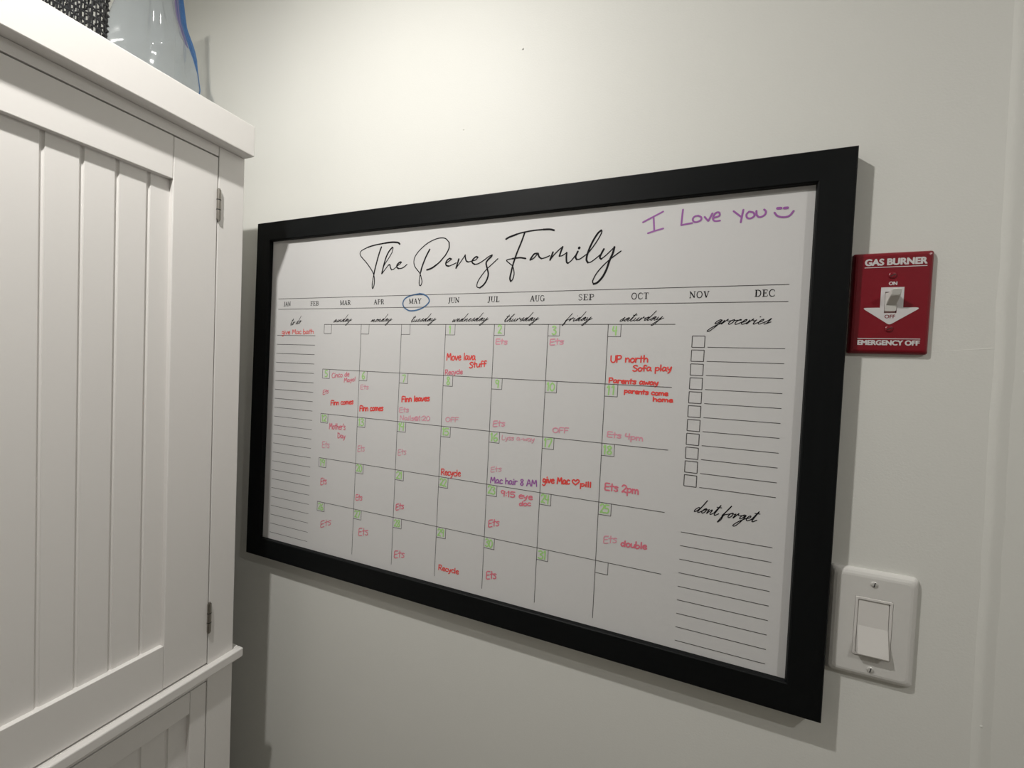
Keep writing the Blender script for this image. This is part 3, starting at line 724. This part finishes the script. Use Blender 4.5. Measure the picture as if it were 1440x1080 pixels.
for x, z in ((1.0026, .1650), (1.0040, .0679)):
    sc = at(obj('screw', screw_bm(x, ZO + z, -.0070, .0032, .4), M['screw'], smooth=False), sw)
    atp(obj('screw_slot', slot_bm(x, ZO + z, -.0070 - .00135, .003, 1.35), M['dark']), sc)

onwall(sw)

# ---------------------------------------------------------------- tall white cabinet
CF = .1158                      # face-frame plane
CBK = -.300
cabx = CF
LEAN = .0106
cab = empty('storage_cabinet', (CF, -.1124, .0), 'tall white beadboard storage cabinet standing left of the framed calendar', 'cabinet')
cab.rotation_euler = (LEAN, 0, 0)
CS = 1.01707
cab.scale = (CS, CS, CS)
cab.location = (.10437, -.08225 - WALL, .0088)
CW = .803                       # width along -y
def cobj(name, bm, parent=None, m='cabinet', **k):
    o = obj(name, bm, M[m], parent or cab, **k); return o
D0 = (CBK - .10437) / CS                   # local x of back
ST, TOP = .0396, 1.8090
# carcass: sides, back, decks
bm = bmesh.new()
box(bm, D0, -.019, -.016, 0, 0, TOP); box(bm, D0, -.019, -CW, -CW + .016, 0, TOP)
box(bm, D0, D0 + .006, -CW + .016, -.016, .06, TOP)
for z0 in (.06, .982, TOP - .016): box(bm, D0 + .006, -.019, -CW + .016, -.016, z0, z0 + .016)
cobj('carcass', bm)
# face frame: stiles and rails 19 mm thick
cobj('face_stile', boxbm(-.019, 0, -ST, 0, 0, TOP), bevel=.0008)
cobj('face_stile', boxbm(-.019, 0, -CW, -CW + ST, 0, TOP), bevel=.0008)
for z0, z1 in ((1.7938, TOP), (.9725, .9985), (.02, .085)):
    cobj('face_rail', boxbm(-.019, -.0002, -CW + ST + .0006, -ST - .0006, z0, z1), bevel=.0006)
cobj('top_board', boxbm(D0, .0218, -CW, .0007, TOP + .0003, 1.8566), bevel=.0012)
bm = boxbm(-.001, .0110, -CW - .011, .011, .9825, .9982)
box(bm, D0, -.001, .0004, .011, .9825, .9982); box(bm, D0, -.001, -CW - .011, -CW - .0004, .9825, .9982)
cobj('middle_moulding', bm, bevel=.0022, seg=3)
def door(y1, z0, z1, w, top, bot, hinge_y, sw_, first):
    """inset door, y1 = right edge; beadboard panel 8 mm behind its frame"""
    y0 = y1 - w
    d = cobj('door', boxbm(-.019, 0, y1 - sw_, y1, z0, z1), bevel=.0012)
    obj('door_stile', boxbm(-.019, 0, y0, y0 + sw_, z0, z1), M['cabinet'], d, bevel=.0007)
    for za, zb in ((z1 - top, z1), (z0, z0 + bot)):
        obj('door_rail', boxbm(-.019, -.0001, y0 + sw_ + .0003, y1 - sw_ - .0003, za, zb), M['cabinet'], d, bevel=.0007)
    # beadboard: profile along y extruded in z, a rounded groove between boards
    prof = []; pa, pb = y1 - sw_ + .002, y0 + sw_ - .002
    F = -.0078; pitch = .0335; y = y1 - sw_ - first
    prof.append((pa, F))
    while y > pb + .004:
        g = .0026
        prof += [(y + g, F), (y + g*.75, F - .0016), (y + g*.3, F - .0026), (y - g*.2, F - .0026), (y - g*.55, F - .0012), (y - g*.8, F - .0001), (y - g*1.1, F)]
        y -= pitch
    prof.append((pb, F)); prof += [(pb, -.016), (pa, -.016)]
    bm = bmesh.new()
    loft(bm, [[(x, yy, z0 + bot - .002) for yy, x in prof], [(x, yy, z1 - top + .002) for yy, x in prof]], True, True)
    obj('beadboard_panel', bm, M['cabinet'], d)
    for hz in hinge_y:
        bm = bmesh.new()
        hy = y1 + .0009 if y1 > -CW/2 else y0 - .0009
        tube(bm, [(.0016, hy, hz - .0225), (.0016, hy, hz + .0225)], .0029, 10)
        tube(bm, [(.0016, hy, hz - .0245), (.0016, hy, hz + .0245)], .0020, 8)
        box(bm, -.012, .0004, hy - .0006, hy + .0006, hz - .021, hz + .021)
        h = obj('hinge', bm, M['steel'], d, smooth=False)
        bm = bmesh.new()
        for dz in (-.0075, .0075): tube(bm, [(.0016, hy, hz + dz - .0006), (.0016, hy, hz + dz + .0006)], .00315, 10)
        obj('knuckle_joint', bm, M['dark'], h)
    return d
DW = (CW - 2*ST - .0036) / 2
for y1 in (-ST - .0012, -ST - .0024 - DW):
    door(y1, 1.0010, 1.7918, DW, .0590, .0645, (1.7205, 1.0742), .0600, .0251)
    door(y1, .0870, .9705, DW, .0340, .0640, (.78, .16), .0235, .0270)

# ---------------------------------------------------------------- on top of the cabinet
TOPZ = 1.8566*CS + .0088
def top_z(y): return TOPZ + (y + .10225)*LEAN
def onto(x, y): return (EYE.x + (x - EYE.x)*CS, -.568 - WALL + (y + .568)*CS)
# clear zip bag, puffed, standing on its lower edge
BX, BY = -0.1, -0.13 - WALL
root = empty('zip_bag', (BX, BY, top_z(BY) + .0005), 'clear plastic zip bag with a blue zip edge on the cabinet top', 'bag')
rnd = random.Random(7)
BH_ = 0.34
def interp(tab, z):
    for (a, va), (b, vb) in zip(tab, tab[1:]):
        if z <= b: return va + (vb - va)*max(0, (z - a)/(b - a))
    return tab[-1][1]
EDGE_R = [(0, -0.07390000000000001), (0.07, -0.0599), (0.1376, -0.0539), (0.1642, -0.0585), (0.1878, -0.063), (0.2141, -0.0725), (0.2343, -0.0804), (0.2802, -0.0876), (0.34, -0.0906)]
EDGE_L = [(0, -0.18619999999999998), (0.07, -0.19619999999999999), (0.1359, -0.1982), (0.1684, -0.1927), (0.1966, -0.1861), (0.2802, -0.17409999999999998), (0.34, -0.1681)]
def bag_pt(u, v, side):
    z = v*BH_
    yr, yl = interp(EDGE_R, z), interp(EDGE_L, z)
    y = yl + (yr - yl)*u
    body = math.sin(math.pi*min(1, max(0, u)))**.7
    q = min(1, (1 - u)/.34); body *= q*q*(3 - 2*q)          # the zip end lies flat
    full = .026*body*(1.0 - .55*min(1, abs(z - 0.164)/.18))*min(1, .25 + z/.03)
    fold = .0060*math.exp(-((z - 0.118 - 0.098*u - .003*math.sin(u*9))/.008)**2)*body
    crease = -.006*math.exp(-((u - .30 - .12*v)/.05)**2)*body + .004*math.exp(-((u - .42 - .05*v)/.05)**2)*body
    wr = .0012*math.sin(u*31 + v*9)*body + .0010*math.sin(v*44 + u*13)*body + .002*math.sin(u*11 - v*23)*body
    off = (full + fold + crease + wr) if side else -(.7*full + .4*wr)
    return (off, y + 0.13, z)
bm = bmesh.new()
NU, NV = 44, 50
for side in (1, 0):
    vs_ = [[bm.verts.new(bag_pt(i/NU, j/NV, side)) for i in range(NU + 1)] for j in range(NV + 1)]
    for j in range(NV):
        for i in range(NU): bm.faces.new((vs_[j][i], vs_[j][i+1], vs_[j+1][i+1], vs_[j+1][i]))
bmesh.ops.remove_doubles(bm, verts=bm.verts[:], dist=.00002)
film = obj('bag_film', bm, M['bag'], root, smooth=True)
def tape(name, m, u0f, u1f, zs, lift):
    """printed strip lying on the front film, following its bulge"""
    bm = bmesh.new(); rings = []
    for z in zs:
        yr, yl = interp(EDGE_R, z), interp(EDGE_L, z); row = []
        for k in range(5):
            y = yr + u0f(z) + (u1f(z) - u0f(z))*k/4
            u = min(1.0, (y - yl)/(yr - yl))
            row.append((bag_pt(u, z/BH_, 1)[0] + lift, y + 0.13, z))
        rings.append(row + [(x - .0004, y, z_) for x, y, z_ in reversed(row)])
    loft(bm, rings, True, True)
    return obj(name, bm, M[m], root, smooth=False)
zs = [0.118 + 0.220*k/60 for k in range(61)]
tape('zip_edge', 'zipblue', lambda z: -.0012 - .0102*min(1, max(0, z - 0.164)/.055), lambda z: .0006 + .0030*math.exp(-((z - 0.204)/.02)**2), zs, .0012)
zs = [0.198 + 0.140*k/36 for k in range(37)]
tape('zip_track', 'zippurple', lambda z: -.0220, lambda z: -.0115, zs, .0016)
tape('zip_track', 'zipblue', lambda z: -.0172, lambda z: -.0160, zs, .0021)

# black openwork basket
bx0, by0 = onto(-.24, -.66)
bx1, by1 = onto(.086, -.2655)
bz = top_z((by0 + by1)/2) + .001
bas = empty('woven_basket', ((bx0 + bx1)/2, (by0 + by1)/2, bz), 'black openwork woven basket beside the plastic bag on top of the cabinet', 'basket')
bas.rotation_euler = (LEAN, 0, 0)
hx, hy, BH = (bx1 - bx0)/2, (by1 - by0)/2, .17
RC = .022
def per(s, k=0):
    """point on the basket's rounded-rectangle outline at arc fraction s, pushed out by k"""
    ax, ay, q = hx - RC, hy - RC, math.pi*RC/2
    d = (s % 1)*(4*ax + 4*ay + 4*q)
    for dx, dy, nx, ny, L in ((0, 1, 1, 0, ay), (-1, 0, 0, 1, ax), (0, -1, -1, 0, ay), (1, 0, 0, -1, ax)):
        if d <= 2*L:
            return (nx*(hx + k) + dx*(d - L), ny*(hy + k) + dy*(d - L))
        d -= 2*L
        if d <= q:
            a = math.atan2(ny, nx) + d/RC
            return (nx*(hx - RC) + dx*L + (RC + k)*math.cos(a), ny*(hy - RC) + dy*L + (RC + k)*math.sin(a))
        d -= q
    return (hx + k, -hy + RC)
def even(t): return t
bm = bmesh.new()
rnd = random.Random(11)
NR = 17; NS = 150
for r in range(NR):
    z = .006 + r*(BH - .012)/(NR - 1)
    pts = []
    for i in range(NS*2 + 1):
        s = even(i/(NS*2)); k = .004*z/BH + .0010*math.cos(math.pi*(i + r))
        x, y = per(s, k); pts.append((x, y, z + .0006*math.sin(i*.7 + r)))
    tube(bm, pts, .0012, 5)
obj('woven_strands', bm, M['wicker'], bas, smooth=True)
bm = bmesh.new()
for i in range(NS):
    s = even(i/NS + .0004*rnd.uniform(-1, 1)); x0, y0 = per(s, 0); s2 = even(i/NS + .010); x1, y1 = per(s2, .004)
    tube(bm, [(x0, y0, .002), ((x0 + x1)/2, (y0 + y1)/2, BH/2), (x1, y1, BH)], .0010, 4)
obj('upright_strands', bm, M['wicker'], bas, smooth=True)
for z, rr, nm in ((.004, .0045, 'base_rim'), (BH, .006, 'top_rim')):
    bm = bmesh.new(); pts = [(*per(even(i/160), .004*z/BH), z + .0) for i in range(161)]
    tube(bm, pts, rr, 8); obj(nm, bm, M['wicker'], bas, smooth=True)
